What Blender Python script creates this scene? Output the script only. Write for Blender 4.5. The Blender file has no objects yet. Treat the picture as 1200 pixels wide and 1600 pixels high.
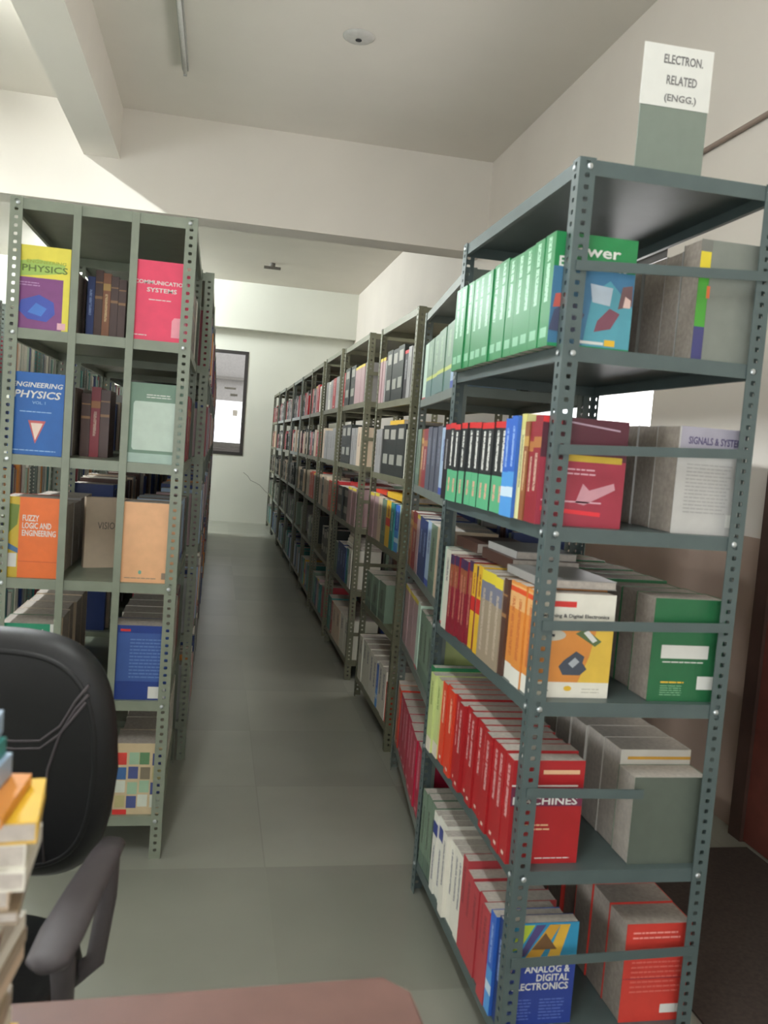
import bpy, math, random
from mathutils import Vector, Matrix
random.seed(7)
S = bpy.context.scene
COL = S.collection

# ---------------------------------------------------------------- camera
YAW, PITCH, ROLL, CAMH, FPX = .1982, .0748, .0779, 1.4604, 1334.09
f = Vector((math.sin(YAW)*math.cos(PITCH), math.cos(YAW)*math.cos(PITCH), -math.sin(PITCH)))
r = Vector((math.cos(YAW), -math.sin(YAW), 0)); u = r.cross(f)
c_, s_ = math.cos(ROLL), math.sin(ROLL)
r2 = c_*r + s_*u; u2 = -s_*r + c_*u
cd = bpy.data.cameras.new('camera'); cam = bpy.data.objects.new('camera', cd); COL.objects.link(cam)
cam.matrix_world = Matrix(((r2.x, u2.x, -f.x, 0), (r2.y, u2.y, -f.y, 0), (r2.z, u2.z, -f.z, CAMH), (0, 0, 0, 1)))
cd.sensor_fit = 'VERTICAL'; cd.sensor_height = 36; cd.lens = FPX/1600*36; cd.clip_start = .05
cd.dof.use_dof = True; cd.dof.focus_distance = 8.0; cd.dof.aperture_fstop = 6.5
S.camera = cam

# ---------------------------------------------------------------- world, lights, exposure
w = bpy.data.worlds.new('sky'); S.world = w; w.use_nodes = True
bg = w.node_tree.nodes['Background']; bg.inputs[0].default_value = (.93, .96, 1, 1); bg.inputs[1].default_value = 3.0
S.view_settings.view_transform = 'Standard'; S.view_settings.look = 'None'
S.view_settings.exposure = .1; S.view_settings.gamma = 1; S.view_settings.use_curve_mapping = False

def area(name, loc, rot, sx, sy, power, color):
    l = bpy.data.lights.new(name, 'AREA'); l.shape = 'RECTANGLE'; l.size = sx; l.size_y = sy
    l.energy = power; l.color = color
    o = bpy.data.objects.new(name, l); COL.objects.link(o); o.location = loc; o.rotation_euler = rot
    return o
PI = math.pi
# daylight just outside the right window, plus added fill from the left and behind
area('daylight_right_window', (2.75, 5.15, 1.95), (0, PI/2, 0), 1.3, 2.1, 45, (1, .93, .88))
area('added_fill_left', (-5.6, 2.5, 1.9), (0, -PI/2, 0), 1.5, 7.5, 45, (.95, 1, .96))  # unseen source, added as soft fill from the left
area('added_fill_back', (-.6, -3.4, 1.7), (PI/2, 0, 0), 3.8, 2.0, 16, (1, .93, .84))  # fill added behind the camera, evens out the rack fronts

# ---------------------------------------------------------------- materials
def lin(c):
    return tuple(((v/255)/12.92 if v/255 <= .04045 else ((v/255+.055)/1.055)**2.4) for v in c) + (1,)
MATS = {}
def mat(name, rgb, rough=.6, metal=0, var=.06, scale=30, emit=None, estr=0, bump=0, coat=0):
    if name in MATS: return MATS[name]
    m = bpy.data.materials.new(name); m.use_nodes = True; nt = m.node_tree; b = nt.nodes['Principled BSDF']
    base = lin(rgb)
    b.inputs['Roughness'].default_value = rough; b.inputs['Metallic'].default_value = metal
    if coat: b.inputs['Coat Weight'].default_value = coat; b.inputs['Coat Roughness'].default_value = .15
    tc = nt.nodes.new('ShaderNodeTexCoord'); n = nt.nodes.new('ShaderNodeTexNoise'); n.inputs['Scale'].default_value = scale
    n.inputs['Detail'].default_value = 4
    nt.links.new(tc.outputs['Object'], n.inputs['Vector'])
    cr = nt.nodes.new('ShaderNodeValToRGB'); e = cr.color_ramp.elements
    e[0].position = .3; e[1].position = .7
    e[0].color = tuple(v*(1-var) for v in base[:3])+(1,); e[1].color = tuple(min(1, v*(1+var)) for v in base[:3])+(1,)
    nt.links.new(n.outputs['Fac'], cr.inputs[0]); nt.links.new(cr.outputs[0], b.inputs['Base Color'])
    if bump:
        bp = nt.nodes.new('ShaderNodeBump'); bp.inputs['Strength'].default_value = bump; bp.inputs['Distance'].default_value = .01
        nt.links.new(n.outputs['Fac'], bp.inputs['Height']); nt.links.new(bp.outputs[0], b.inputs['Normal'])
    if emit: b.inputs['Emission Color'].default_value = lin(emit); b.inputs['Emission Strength'].default_value = estr
    MATS[name] = m
    return m

def spine_mat(name, rgb, bands=(), text=(), rough=.45):
    """bands (z0,z1,rgb) over the whole height; text (z0,z1,rgb) small printed marks on the spine"""
    key = 'spine_'+name
    if key in MATS: return MATS[key]
    m = bpy.data.materials.new(key); m.use_nodes = True; nt = m.node_tree; b = nt.nodes['Principled BSDF']; L = nt.links
    b.inputs['Roughness'].default_value = rough
    tc = nt.nodes.new('ShaderNodeTexCoord'); sp = nt.nodes.new('ShaderNodeSeparateXYZ'); L.new(tc.outputs['Generated'], sp.inputs[0])
    def math_(op, a, bb):
        n = nt.nodes.new('ShaderNodeMath'); n.operation = op
        for i, v in enumerate((a, bb)):
            if hasattr(v, 'links'): L.new(v, n.inputs[i])
            else: n.inputs[i].default_value = v
        return n.outputs[0]
    def rng(v, a, bb): return math_('MULTIPLY', math_('GREATER_THAN', v, a), math_('LESS_THAN', v, bb))
    cur = nt.nodes.new('ShaderNodeRGB'); cur.outputs[0].default_value = lin(rgb); cur = cur.outputs[0]
    def over(cur, fac, rgb):
        mx = nt.nodes.new('ShaderNodeMix'); mx.data_type = 'RGBA'; L.new(fac, mx.inputs[0]); L.new(cur, mx.inputs[6]); mx.inputs[7].default_value = lin(rgb)
        return mx.outputs[2]
    for (a, bb, col, *inset) in bands: cur = over(cur, math_('MULTIPLY', rng(sp.outputs[2], a, bb), rng(sp.outputs[1], *((.2, .82) if inset[0] == 1 else (.34, .66))) if inset else 1.0), col)
    if text:
        mp = nt.nodes.new('ShaderNodeVectorMath'); mp.operation = 'MULTIPLY'; L.new(tc.outputs['Generated'], mp.inputs[0]); mp.inputs[1].default_value = (0, 3, 34)
        oi = nt.nodes.new('ShaderNodeObjectInfo'); ad = nt.nodes.new('ShaderNodeVectorMath'); L.new(mp.outputs[0], ad.inputs[0])
        cx = nt.nodes.new('ShaderNodeCombineXYZ'); L.new(math_('MULTIPLY', oi.outputs['Random'], .8), cx.inputs[0]); L.new(cx.outputs[0], ad.inputs[1])
        nz = nt.nodes.new('ShaderNodeTexNoise'); nz.inputs['Scale'].default_value = 1.6; nz.inputs['Detail'].default_value = 2; L.new(ad.outputs[0], nz.inputs['Vector'])
        ink = math_('MULTIPLY', math_('MULTIPLY', math_('GREATER_THAN', nz.outputs['Fac'], .42), .8), rng(sp.outputs[1], .36, .68))
        onsp = math_('LESS_THAN', sp.outputs[0], .012)
        ink = math_('MULTIPLY', ink, onsp)
        for (a, bb, col) in text: cur = over(cur, math_('MULTIPLY', ink, rng(sp.outputs[2], a, bb)), col)
    L.new(cur, b.inputs['Base Color'])
    MATS[key] = m
    return m

# ---------------------------------------------------------------- mesh helpers
class MB:
    def __init__(s): s.v = []; s.f = []; s.m = []; s.mats = []
    def mi(s, m):
        if m not in s.mats: s.mats.append(m)
        return s.mats.index(m)
    def box(s, x0, x1, y0, y1, z0, z1, m=None, M=None):
        b = len(s.v); pts = [(x, y, z) for x in (x0, x1) for y in (y0, y1) for z in (z0, z1)]
        if M is not None: pts = [tuple(M @ Vector(p)) for p in pts]
        s.v += pts; k = s.mi(m)
        for q in ((0, 1, 3, 2), (4, 6, 7, 5), (0, 4, 5, 1), (2, 3, 7, 6), (0, 2, 6, 4), (1, 5, 7, 3)):
            s.f.append(tuple(b+i for i in q)); s.m.append(k)
        return s
    def poly(s, pts, faces, m=None):
        b = len(s.v); s.v += [tuple(p) for p in pts]; k = s.mi(m)
        for q in faces: s.f.append(tuple(b+i for i in q)); s.m.append(k)
        return s
    def prism(s, outline, M, thick, m=None):
        """outline in local (u,v), extruded by thick along local w; M maps (u,v,w)"""
        n = len(outline); pts = [M @ Vector((a, b, 0)) for a, b in outline]+[M @ Vector((a, b, thick)) for a, b in outline]
        fs = [tuple(range(n))[::-1], tuple(range(n, 2*n))]+[(i, (i+1) % n, n+(i+1) % n, n+i) for i in range(n)]
        return s.poly(pts, fs, m)
    def tube(s, pts, rad, m=None, n=12):
        b = len(s.v); P = [Vector(p) for p in pts]; k = s.mi(m)
        rads = rad if isinstance(rad, (list, tuple)) else [rad]*len(P)
        ref = None
        for i, p in enumerate(P):
            t = (P[min(i+1, len(P)-1)]-P[max(i-1, 0)]).normalized()
            if ref is None: ref = Vector((0, 0, 1)) if abs(t.z) < .9 else Vector((1, 0, 0))
            a = t.cross(ref).normalized(); bb = t.cross(a)
            for j in range(n):
                q = p+rads[i]*(math.cos(2*PI*j/n)*a+math.sin(2*PI*j/n)*bb); s.v.append(tuple(q))
        for i in range(len(P)-1):
            for j in range(n):
                s.f.append((b+i*n+j, b+i*n+(j+1) % n, b+(i+1)*n+(j+1) % n, b+(i+1)*n+j)); s.m.append(k)
        s.f.append(tuple(b+j for j in range(n))[::-1]); s.m.append(k)
        e = b+(len(P)-1)*n; s.f.append(tuple(e+j for j in range(n))); s.m.append(k)
        return s
    def mesh(s, name):
        me = bpy.data.meshes.new(name); me.from_pydata(s.v, [], s.f)
        for m in s.mats:
            me.materials.append(m)
        me.polygons.foreach_set('material_index', s.m); me.update()
        return me
    def build(s, name, parent=None, smooth=False, bevel=0):
        o = bpy.data.objects.new(name, s.mesh(name)); COL.objects.link(o)
        if parent is not None: o.parent = parent
        if smooth:
            for p in o.data.polygons: p.use_smooth = True
        if bevel:
            bv = o.modifiers.new('bevel', 'BEVEL'); bv.width = bevel; bv.segments = 3; bv.limit_method = 'ANGLE'
        return o
def tag(o, label=None, cat=None, group=None, kind=None):
    if label: o['label'] = label
    if cat: o['category'] = cat
    if group: o['group'] = group
    if kind: o['kind'] = kind
    return o
def empty(name, loc=(0, 0, 0), rz=0):
    o = bpy.data.objects.new(name, None); COL.objects.link(o); o.location = loc; o.rotation_euler = (0, 0, rz); o.empty_display_size = .05
    return o
def text_mesh(txt, width, height, m, depth=.0004, bold=False, align='CENTER', shear=0):
    cu = bpy.data.curves.new('t', 'FONT'); cu.body = txt; cu.align_x = align; cu.extrude = 0.02; cu.space_line = .9; cu.shear = shear
    if bold: cu.offset = .018
    cu.resolution_u = 2
    o = bpy.data.objects.new('t', cu); COL.objects.link(o)
    dg = bpy.context.evaluated_depsgraph_get(); me = bpy.data.meshes.new_from_object(o.evaluated_get(dg))
    bpy.data.objects.remove(o)
    xs = [v.co.x for v in me.vertices]; ys = [v.co.y for v in me.vertices]
    ax, bx, ay, by = min(xs), max(xs), min(ys), max(ys)
    for v in me.vertices:
        v.co = Vector(((v.co.x-(ax+bx)/2)/(bx-ax)*width, (v.co.y-(ay+by)/2)/(by-ay)*height, (v.co.z/.02+1)*depth/2))
    me.materials.clear(); me.materials.append(m)
    return me

# ---------------------------------------------------------------- shared materials
M_ceil = mat('ceiling_paint', (222, 216, 206), .9, var=.02, scale=2)
M_wall = mat('wall_paint', (216, 216, 204), .85, var=.03, scale=1.5)
M_wallR = mat('wall_paint_cream', (214, 206, 196), .85, var=.03, scale=1.5)
M_dado = mat('dado_paint', (160, 138, 124), .7, var=.08, scale=3)
M_r1 = mat('grey_blue_rack_enamel', (78, 91, 90), .38, var=.07, scale=14)
M_r2 = mat('grey_green_rack_enamel', (104, 112, 104), .38, var=.08, scale=14)
M_r3 = mat('olive_rack_enamel', (103, 102, 80), .42, var=.1, scale=14)
M_rL = mat('pale_green_rack_enamel', (125, 132, 115), .42, var=.08, scale=14)
M_bolt = mat('zinc_bolt', (190, 195, 195), .3, metal=.8)
M_page = mat('page_paper', (190, 182, 172), .85, var=.12, scale=90)
M_page2 = mat('aged_page_paper', (160, 150, 140), .85, var=.15, scale=90)
M_white = mat('white_print', (216, 215, 208), .6, var=.02)
M_black = mat('black_print', (35, 35, 40), .6, var=.02)

# ---------------------------------------------------------------- room
XR, YF, ZC, XL, YB = 2.2, 14.75, 4.0, -5.0, -3.0
def floor_layer():
    m = bpy.data.materials.new('vinyl_tile'); m.use_nodes = True; nt = m.node_tree; b = nt.nodes['Principled BSDF']; L = nt.links
    tc = nt.nodes.new('ShaderNodeTexCoord'); mp = nt.nodes.new('ShaderNodeMapping'); L.new(tc.outputs['Object'], mp.inputs[0])
    mp.inputs['Location'].default_value = (-.25, -.07, 0)
    br = nt.nodes.new('ShaderNodeTexBrick'); L.new(mp.outputs[0], br.inputs['Vector'])
    br.offset = 0; br.inputs['Scale'].default_value = 1; br.inputs['Brick Width'].default_value = .6; br.inputs['Row Height'].default_value = .69
    br.inputs['Mortar Size'].default_value = .003; br.inputs['Mortar Smooth'].default_value = .3; br.inputs['Bias'].default_value = 0
    br.inputs['Color1'].default_value = lin((134, 135, 124)); br.inputs['Color2'].default_value = lin((154, 155, 143)); br.inputs['Mortar'].default_value = lin((140, 141, 129))
    nz = nt.nodes.new('ShaderNodeTexNoise'); nz.inputs['Scale'].default_value = 3; nz.inputs['Detail'].default_value = 8; L.new(tc.outputs['Object'], nz.inputs['Vector'])
    mx = nt.nodes.new('ShaderNodeMix'); mx.data_type = 'RGBA'; mx.blend_type = 'MULTIPLY'; mx.inputs[0].default_value = 1
    cr = nt.nodes.new('ShaderNodeValToRGB'); cr.color_ramp.elements[0].position = .3; cr.color_ramp.elements[0].color = (.88, .88, .88, 1); cr.color_ramp.elements[1].position = .7
    L.new(nz.outputs['Fac'], cr.inputs[0]); L.new(br.outputs['Color'], mx.inputs[6]); L.new(cr.outputs[0], mx.inputs[7]); L.new(mx.outputs[2], b.inputs['Base Color'])
    b.inputs['Roughness'].default_value = .3
    return m
tag(MB().box(XL, XR, YB, YF, -.1, 0, floor_layer()).build('floor'), kind='structure')
tag(MB().box(XL-.2, XR+.2, YB-.2, YF+.2, ZC, ZC+.15, M_ceil).build('ceiling'), kind='structure')
# right wall with the window opening, dado below
WY0, WY1, WZ0, WZ1 = 4.12, 6.2, 1.25, 2.62
b = MB()
b.box(XR, XR+.2, YB, WY0, 0, ZC, M_wallR); b.box(XR, XR+.2, WY1, YF, 0, ZC, M_wallR)
b.box(XR, XR+.2, WY0, WY1, 0, WZ0, M_wallR); b.box(XR, XR+.2, WY0, WY1, WZ1, ZC, M_wallR)
tag(b.build('wall_right'), kind='structure')
tag(MB().box(XR-.006, XR-.0005, 3.05, YF, 0, 1.21, M_dado).build('trim_1'), kind='structure')
M_pipe = mat('painted_conduit', (142, 124, 112), .5)
tag(MB().tube([(XR-.014, YB+.01, 2.985), (XR-.014, 7.15, 2.985)], .012, M_pipe).build('trim_2'), kind='structure')
# far wall with window opening
FX0, FX1, FZ0, FZ1 = -.42, .435, 1.14, 2.89
b = MB()
b.box(XL, FX0, YF, YF+.2, 0, ZC, M_wall); b.box(FX1, XR+.2, YF, YF+.2, 0, ZC, M_wall)
b.box(FX0, FX1, YF, YF+.2, 0, FZ0, M_wall); b.box(FX0, FX1, YF, YF+.2, FZ1, ZC, M_wall)
tag(b.build('wall_far'), kind='structure')
b = MB()
b.box(XL-.2, XL, YB, -1.2, 0, ZC, M_wall); b.box(XL-.2, XL, 6.2, YF, 0, ZC, M_wall)
b.box(XL-.2, XL, -1.2, 6.2, 0, 1.1, M_wall); b.box(XL-.2, XL, -1.2, 6.2, 2.7, ZC, M_wall)
tag(b.build('wall_left'), kind='structure')
b = MB(); b.box(XL, -2.4, YB-.2, YB, 0, ZC, M_wall); b.box(1.2, XR, YB-.2, YB, 0, ZC, M_wall); b.box(-2.4, 1.2, YB-.2, YB, 2.8, ZC, M_wall)
tag(b.build('wall_back'), kind='structure')
# beams
tag(MB().box(-1.18, -.9, YB, 7.35, 3.6, ZC, M_ceil).build('trim_3'), kind='structure')
tag(MB().box(XL, XR, 7.35, 7.65, 3.22, ZC, M_ceil).build('trim_4'), kind='structure')
tag(MB().box(XL, XR, YF-.22, YF, 3.24, ZC, M_wall).build('trim_5'), kind='structure')
# crack in the far wall plaster
M_crack = mat('plaster_crack', (140, 140, 128), .9)
cr_pts = [(.47, YF-.002, .86), (.55, YF-.002, .80), (.60, YF-.002, .73), (.68, YF-.002, .70), (.76, YF-.002, .66), (.86, YF-.002, .56), (.95, YF-.002, .5)]
tag(MB().tube(cr_pts, .004, M_crack, 5).build('trim_6'), kind='structure')

def glass():
    m = bpy.data.materials.new('window_glass'); m.use_nodes = True; b = m.node_tree.nodes['Principled BSDF']
    b.inputs['Transmission Weight'].default_value = 1; b.inputs['Roughness'].default_value = .02; b.inputs['IOR'].default_value = 1.02
    return m
M_glass = glass()
M_frame = mat('dark_window_frame', (52, 48, 46), .5)
# right window
wn = empty('window_1', (XR+.08, (WY0+WY1)/2, WZ0)); tag(wn, kind='structure')
hy, hz = (WY1-WY0)/2, WZ1-WZ0
b = MB(); t = .05
b.box(-.03, .03, -hy, hy, 0, t, M_frame); b.box(-.03, .03, -hy, hy, hz-t, hz, M_frame)
for y in (-hy, hy-t, -t/2): b.box(-.03, .03, y, y+t, t, hz-t, M_frame)
b.build('window_frame', wn)
MB().box(-.004, .004, -hy+t, hy-t, t, hz-t, M_glass).build('pane', wn)
# far window
wn = empty('window_2', ((FX0+FX1)/2, YF+.03, FZ0)); tag(wn, kind='structure')
hx, hz = (FX1-FX0)/2, FZ1-FZ0; b = MB(); t = .055
b.box(-hx, hx, -.04, .04, 0, t, M_frame); b.box(-hx, hx, -.04, .04, hz-t, hz, M_frame); b.box(-hx, -hx+t, -.04, .04, t, hz-t, M_frame); b.box(hx-t, hx, -.04, .04, t, hz-t, M_frame)
b.build('window_frame', wn)
MB().box(-hx+t, hx-t, -.004, .004, t, hz-t, M_glass).build('pane', wn)
M_note = mat('notice_print', (105, 100, 92), .7, scale=60, var=.3)
b = MB(); b.box(.06, .25, -.008, -.0045, 1.1, 1.135, M_note); b.box(.16, .28, -.008, -.0045, .99, 1.03, M_note); b.box(.22, .3, -.008, -.0045, .66, .76, mat('pale_notice', (200, 190, 180), .7))
b.build('notice', wn)
# building wall outside the far window, lit by the sky
b = MB(); M_out = mat('outside_plaster', (120, 116, 110), .9)
b.box(-3, 3, YF+1.6, YF+1.8, -.5, 1.33, M_out); b.box(-3, 3, YF+1.35, YF+1.6, -.5, 1.22, mat('outside_ledge', (88, 82, 78), .9))
o = b.build('parapet'); tag(o, kind='structure')
b = MB(); M_fac = mat('outside_facade', (150, 146, 142), .9); b.box(-4, 4, YF+3.2, YF+3.5, 2.18, 6, M_fac); b.box(-4, 4, YF+3.1, YF+3.2, 2.6, 2.66, M_out)
o = b.build('facade'); tag(o, kind='structure')

# door at the right edge of the frame
dn = empty('door_1', (XR-.001, 2.62, 0)); tag(dn, kind='structure')
M_dk = mat('dark_wood', (72, 50, 42), .5, var=.25, scale=8); M_rd = mat('red_brown_wood', (118, 62, 52), .5, var=.2, scale=8)
b = MB(); b.box(-.05, 0, -.42, -.34, 0, 2.1, M_dk); b.box(-.05, 0, .34, .42, 0, 2.1, M_dk); b.box(-.05, 0, -.34, .34, 2.02, 2.1, M_dk); b.build('door_frame', dn)
b = MB(); b.box(-.035, -.002, -.34, .34, .005, 2.02, M_rd); b.build('door_panel', dn)
MB().tube([(-.04, -.28, 1.0), (-.07, -.28, 1.0), (-.07, -.2, 1.0)], .01, M_bolt).build('door_handle', dn)

mt = MB().box(1.36, 2.14, .3, 2.9, .0005, .008, mat('dark_brown_sheet', (62, 52, 46), .95, var=.2, scale=80)).build('floor_layer')  # sheet added over the tiles to keep this stretch of floor dark
tag(mt, 'added dark brown sheet on the floor of the aisle beside the right wall', 'floor sheet')
# ---------------------------------------------------------------- ceiling fittings
M_tube = mat('unlit_tube', (205, 205, 200), .3); M_fit = mat('tube_fitting', (170, 170, 165), .5)
def tube_light(loc, lit, label, ln=1.22, st=400):
    e = empty('tube_light', loc); tag(e, label, 'light')
    MB().box(-.022, .022, -ln/2, ln/2, -.035, 0, M_fit).build('batten', e, bevel=.004)
    m = mat('lit_tube_%d' % st, (255, 255, 250), .4, emit=(246, 253, 255), estr=st) if lit else M_tube
    MB().tube([(0, -ln/2+.02, -.052), (0, ln/2-.02, -.052)], .014, m).build('tube', e, smooth=True)
    for ya in (-ln/2, ln/2-.02): MB().box(-.012, .012, ya, ya+.02, -.07, -.035, M_fit).build('tube_holder', e)
    return e
tube_light((-.375, 5.75, ZC), False, 'unlit fluorescent tube light on the ceiling above the aisle')
tube_light((-1.78, 4.7, ZC), True, 'lit fluorescent tube left of the nearer ceiling beam', st=1500)
tube_light((-1.9, 10.4, ZC), True, 'lit fluorescent tube on the ceiling of the far left bay', st=360)
tube_light((-1.9, 13.3, ZC), True, 'lit fluorescent tube on the ceiling nearest the far wall', st=1150)
tube_light((-.42, .35, ZC), True, 'added unseen fill tube on the ceiling above the viewer', st=430)  # tube added out of view to brighten right wall, ceiling and covers
e = empty('ceiling_rose', (.71, 5.5, ZC)); tag(e, 'round white ceiling rose with a dark hole in the middle', 'ceiling fitting')
b = MB(); n = 40; prof = [(.0, -.022), (.045, -.022), (.085, -.014), (.1, -.004), (.1, -.0002)]
pts = []; fs = []
for k, (rr, zz) in enumerate(prof):
    for j in range(n): pts.append((max(rr, .001)*math.cos(2*PI*j/n), max(rr, .001)*math.sin(2*PI*j/n), zz))
for k in range(len(prof)-1):
    for j in range(n): fs.append((k*n+j, k*n+(j+1) % n, (k+1)*n+(j+1) % n, (k+1)*n+j))
fs.append(tuple(range(n)))
b.poly(pts, fs, mat('rose_plastic', (196, 194, 188), .5)); b.build('plate', e, smooth=True)
MB().tube([(0, 0, -.026), (0, 0, -.022)], .02, M_black).build('hole_cap', e)
e = empty('ceiling_hook', (.63, 12.75, ZC)); tag(e, 'small dark fitting on the far bay ceiling', 'ceiling fitting')
MB().tube([(0, 0, -.0005), (0, 0, -.05)], .04, M_note, 16).build('base', e); MB().box(-.12, .12, -.02, .02, -.085, -.05, M_note).build('arm', e)

# ---------------------------------------------------------------- racks
FL, TH, PITCHH = .038, .0025, .0254
POST_CACHE = {}
def post_mesh(h, m, sx, sy):
    """slotted angle with punched holes; corner at origin, flanges run to sx*x and sy*y"""
    key = (round(h, 3), m.name, sx, sy)
    if key in POST_CACHE: return POST_CACHE[key]
    b = MB(); n = int(h/PITCHH)
    def flange(fn):
        z0 = (h-n*PITCHH)
        for side in (0, 1):
            w = side*TH
            for i in range(n+1):
                za = 0 if i == 0 else z0+(i-1)*PITCHH; zb = z0+i*PITCHH
                if i == 0:
                    b.poly([fn(0, za, w), fn(FL, za, w), fn(FL, zb, w), fn(0, zb, w)], [(0, 1, 2, 3)], m); continue
                ua, ub = FL*.36, FL*.66; zc = (za+zb)/2; hv = .0052; c = .0022
                O = [(0, za), (FL, za), (FL, zb), (0, zb)]
                I = [(ua+c, zc-hv), (ub-c, zc-hv), (ub, zc-hv+c), (ub, zc+hv-c), (ub-c, zc+hv), (ua+c, zc+hv), (ua, zc+hv-c), (ua, zc-hv+c)]
                P = [fn(a, z, w) for a, z in O+I]
                b.poly(P, [(0, 1, 5, 4), (1, 6, 5), (1, 2, 7, 6), (2, 8, 7), (2, 3, 9, 8), (3, 10, 9), (3, 0, 11, 10), (0, 4, 11)], m)
                if side == 0:
                    Q = [fn(a, z, 0) for a, z in I]+[fn(a, z, TH) for a, z in I]
                    b.poly(Q, [(j, (j+1) % 8, 8+(j+1) % 8, 8+j) for j in range(8)], m)
        b.poly([fn(FL, 0, 0), fn(FL, 0, TH), fn(FL, h, TH), fn(FL, h, 0)], [(0, 1, 2, 3)], m)
        b.poly([fn(0, h, 0), fn(FL, h, 0), fn(FL, h, TH), fn(0, h, TH)], [(0, 1, 2, 3)], m)
    flange(lambda a, z, w: (sx*a, sy*w, z))
    flange(lambda a, z, w: (sx*w, sy*a, z))
    me = b.mesh('post'); POST_CACHE[key] = me
    return me
LIP = .033
def shelf_mesh(wx, wy, m):
    b = MB(); t = .0016
    b.box(0, wx, 0, wy, -t, 0, m)
    b.box(0, wx, 0, t, -LIP, -t, m); b.box(0, wx, wy-t, wy, -LIP, -t, m)
    b.box(0, t, t, wy-t, -LIP, -t, m); b.box(wx-t, wx, t, wy-t, -LIP, -t, m)
    r_ = .012
    b.box(t, r_, t, wy-t, -LIP, -LIP+t, m); b.box(wx-r_, wx-t, t, wy-t, -LIP, -LIP+t, m)
    return b.mesh('shelf')
def bolt_mesh():
    b = MB(); b.tube([(0, 0, 0), (0, -.003, 0)], .0065, M_bolt, 8); b.tube([(0, -.003, 0), (0, -.0045, 0)], [.0065, .003], M_bolt, 8)
    return b.mesh('bolt')
BOLT = bolt_mesh()
def rack(x0, x1, y0, y1, levels, top, m, label, rz=0, rails=(), bars=(), bolts=False):
    """levels: z of each shelf top. Frame corner (x0,y0) is the pivot"""
    e = empty('slotted_angle_rack', (x0, y0, 0), rz); tag(e, label, 'bookshelf', 'steel library racks')
    W, D = x1-x0, y1-y0
    for (px, py, sx, sy) in ((0, 0, 1, 1), (W, 0, -1, 1), (0, D, 1, -1), (W, D, -1, -1)):
        o = bpy.data.objects.new('post', post_mesh(top, m, sx, sy)); COL.objects.link(o); o.parent = e; o.location = (px, py, 0)
    sm = shelf_mesh(W-2*TH-.002, D-2*TH-.002, m)
    for z in levels:
        o = bpy.data.objects.new('shelf', sm); COL.objects.link(o); o.parent = e; o.location = (TH+.001, TH+.001, z)
        if bolts:
            for bx in (.024, W-.024):
                q = bpy.data.objects.new('bolt', BOLT); COL.objects.link(q); q.parent = e; q.location = (bx, 0, z-.016)
            for by in (.024, D-.024):
                q = bpy.data.objects.new('bolt', BOLT); COL.objects.link(q); q.parent = e; q.location = (0, by, z-.016); q.rotation_euler = (0, 0, -PI/2)
    for z in rails:
        za, zb = (z[0], z[1]) if isinstance(z, tuple) else (z, z)
        xa, xb = FL*.3, W-FL*.3
        if isinstance(z, tuple) and len(z) > 2: xb = z[2]
        MB().prism([(xa, za-.011), (xb, zb-.011), (xb, zb+.011), (xa, za+.011)], Matrix(((1, 0, 0, 0), (0, 0, 1, -.0045), (0, 1, 0, 0), (0, 0, 0, 1))), .004, m).build('end_rail', e)
    for bx in bars:
        MB().box(bx-.012, bx+.012, -.004, -.0003, levels[0]-.03, top-.005, m).build('end_bar', e, bevel=.001)
    return e

# ---------------------------------------------------------------- books
def book(x, y, z, w, d, h, cm, label, group, side=-1, name='book', page=None, parts=True, rz0=0, hard=False, spm=None):
    """standing book. x = spine plane, y = near face, thickness w along y. side=-1 spine faces -x, +1 spine faces +x"""
    if side < 0: e_loc = (x+d/2, y+w/2, z)
    else: e_loc = (x-d/2, y+w/2, z)
    b = MB(); t = .0022 if hard else .0012
    b.box(-d/2, -d/2+t, -w/2, w/2, 0, h, spm or cm)
    b.box(-d/2+t, d/2, -w/2, -w/2+t, 0, h, cm); b.box(-d/2+t, d/2, w/2-t, w/2, 0, h, cm)
    o = b.build(name); o.location = e_loc; o.rotation_euler = (0, 0, (PI if side > 0 else 0)+rz0)
    tag(o, label, 'book', group)
    ins = .004 if hard else .0012
    if parts: MB().box(-d/2+t+.0002, d/2-ins, -w/2+t+.0001, w/2-t-.0001, ins, h-ins, page or M_page).build('pages', o)
    o['_d'] = d; o['_w'] = w; o['_h'] = h; o['_s'] = side
    return o
def prt(bk, outline, m, name='cover_print', lift=.0002):
    """printed shape on the cover facing the viewer; outline in fractions (u from viewer's left, v up)"""
    d, w_, h, s = bk['_d'], bk['_w'], bk['_h'], bk['_s']
    if s < 0: M = Matrix(((d, 0, 0, -d/2), (0, 0, -1, -w_/2-lift), (0, h, 0, 0), (0, 0, 0, 1)))
    else: M = Matrix(((-d, 0, 0, d/2), (0, 0, 1, w_/2+lift), (0, h, 0, 0), (0, 0, 0, 1)))
    b = MB(); b.prism(outline, M, .00025, m)
    return b.build(name, bk)
def rect(a, b, c, d): return [(a, c), (b, c), (b, d), (a, d)]
def ell(cx, cy, rx, ry, n=20): return [(cx+rx*math.cos(2*PI*k/n), cy+ry*math.sin(2*PI*k/n)) for k in range(n)]
def txt(bk, s_txt, u0, u1, v0, v1, m, bold=False, name='cover_lettering', lift=.0006, align='CENTER', shear=0):
    d, w_, h, s = bk['_d'], bk['_w'], bk['_h'], bk['_s']
    me = text_mesh(s_txt, (u1-u0)*d, (v1-v0)*h, m, bold=bold, align=align, shear=shear)
    o = bpy.data.objects.new(name, me); COL.objects.link(o); o.parent = bk
    uc, vc = (u0+u1)/2*d, (v0+v1)/2*h
    if s < 0: o.location = (-d/2+uc, -w_/2-lift, vc); o.rotation_euler = (PI/2, 0, 0)
    else: o.location = (d/2-uc, w_/2+lift, vc); o.rotation_euler = (PI/2, 0, PI)
    return o
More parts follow.
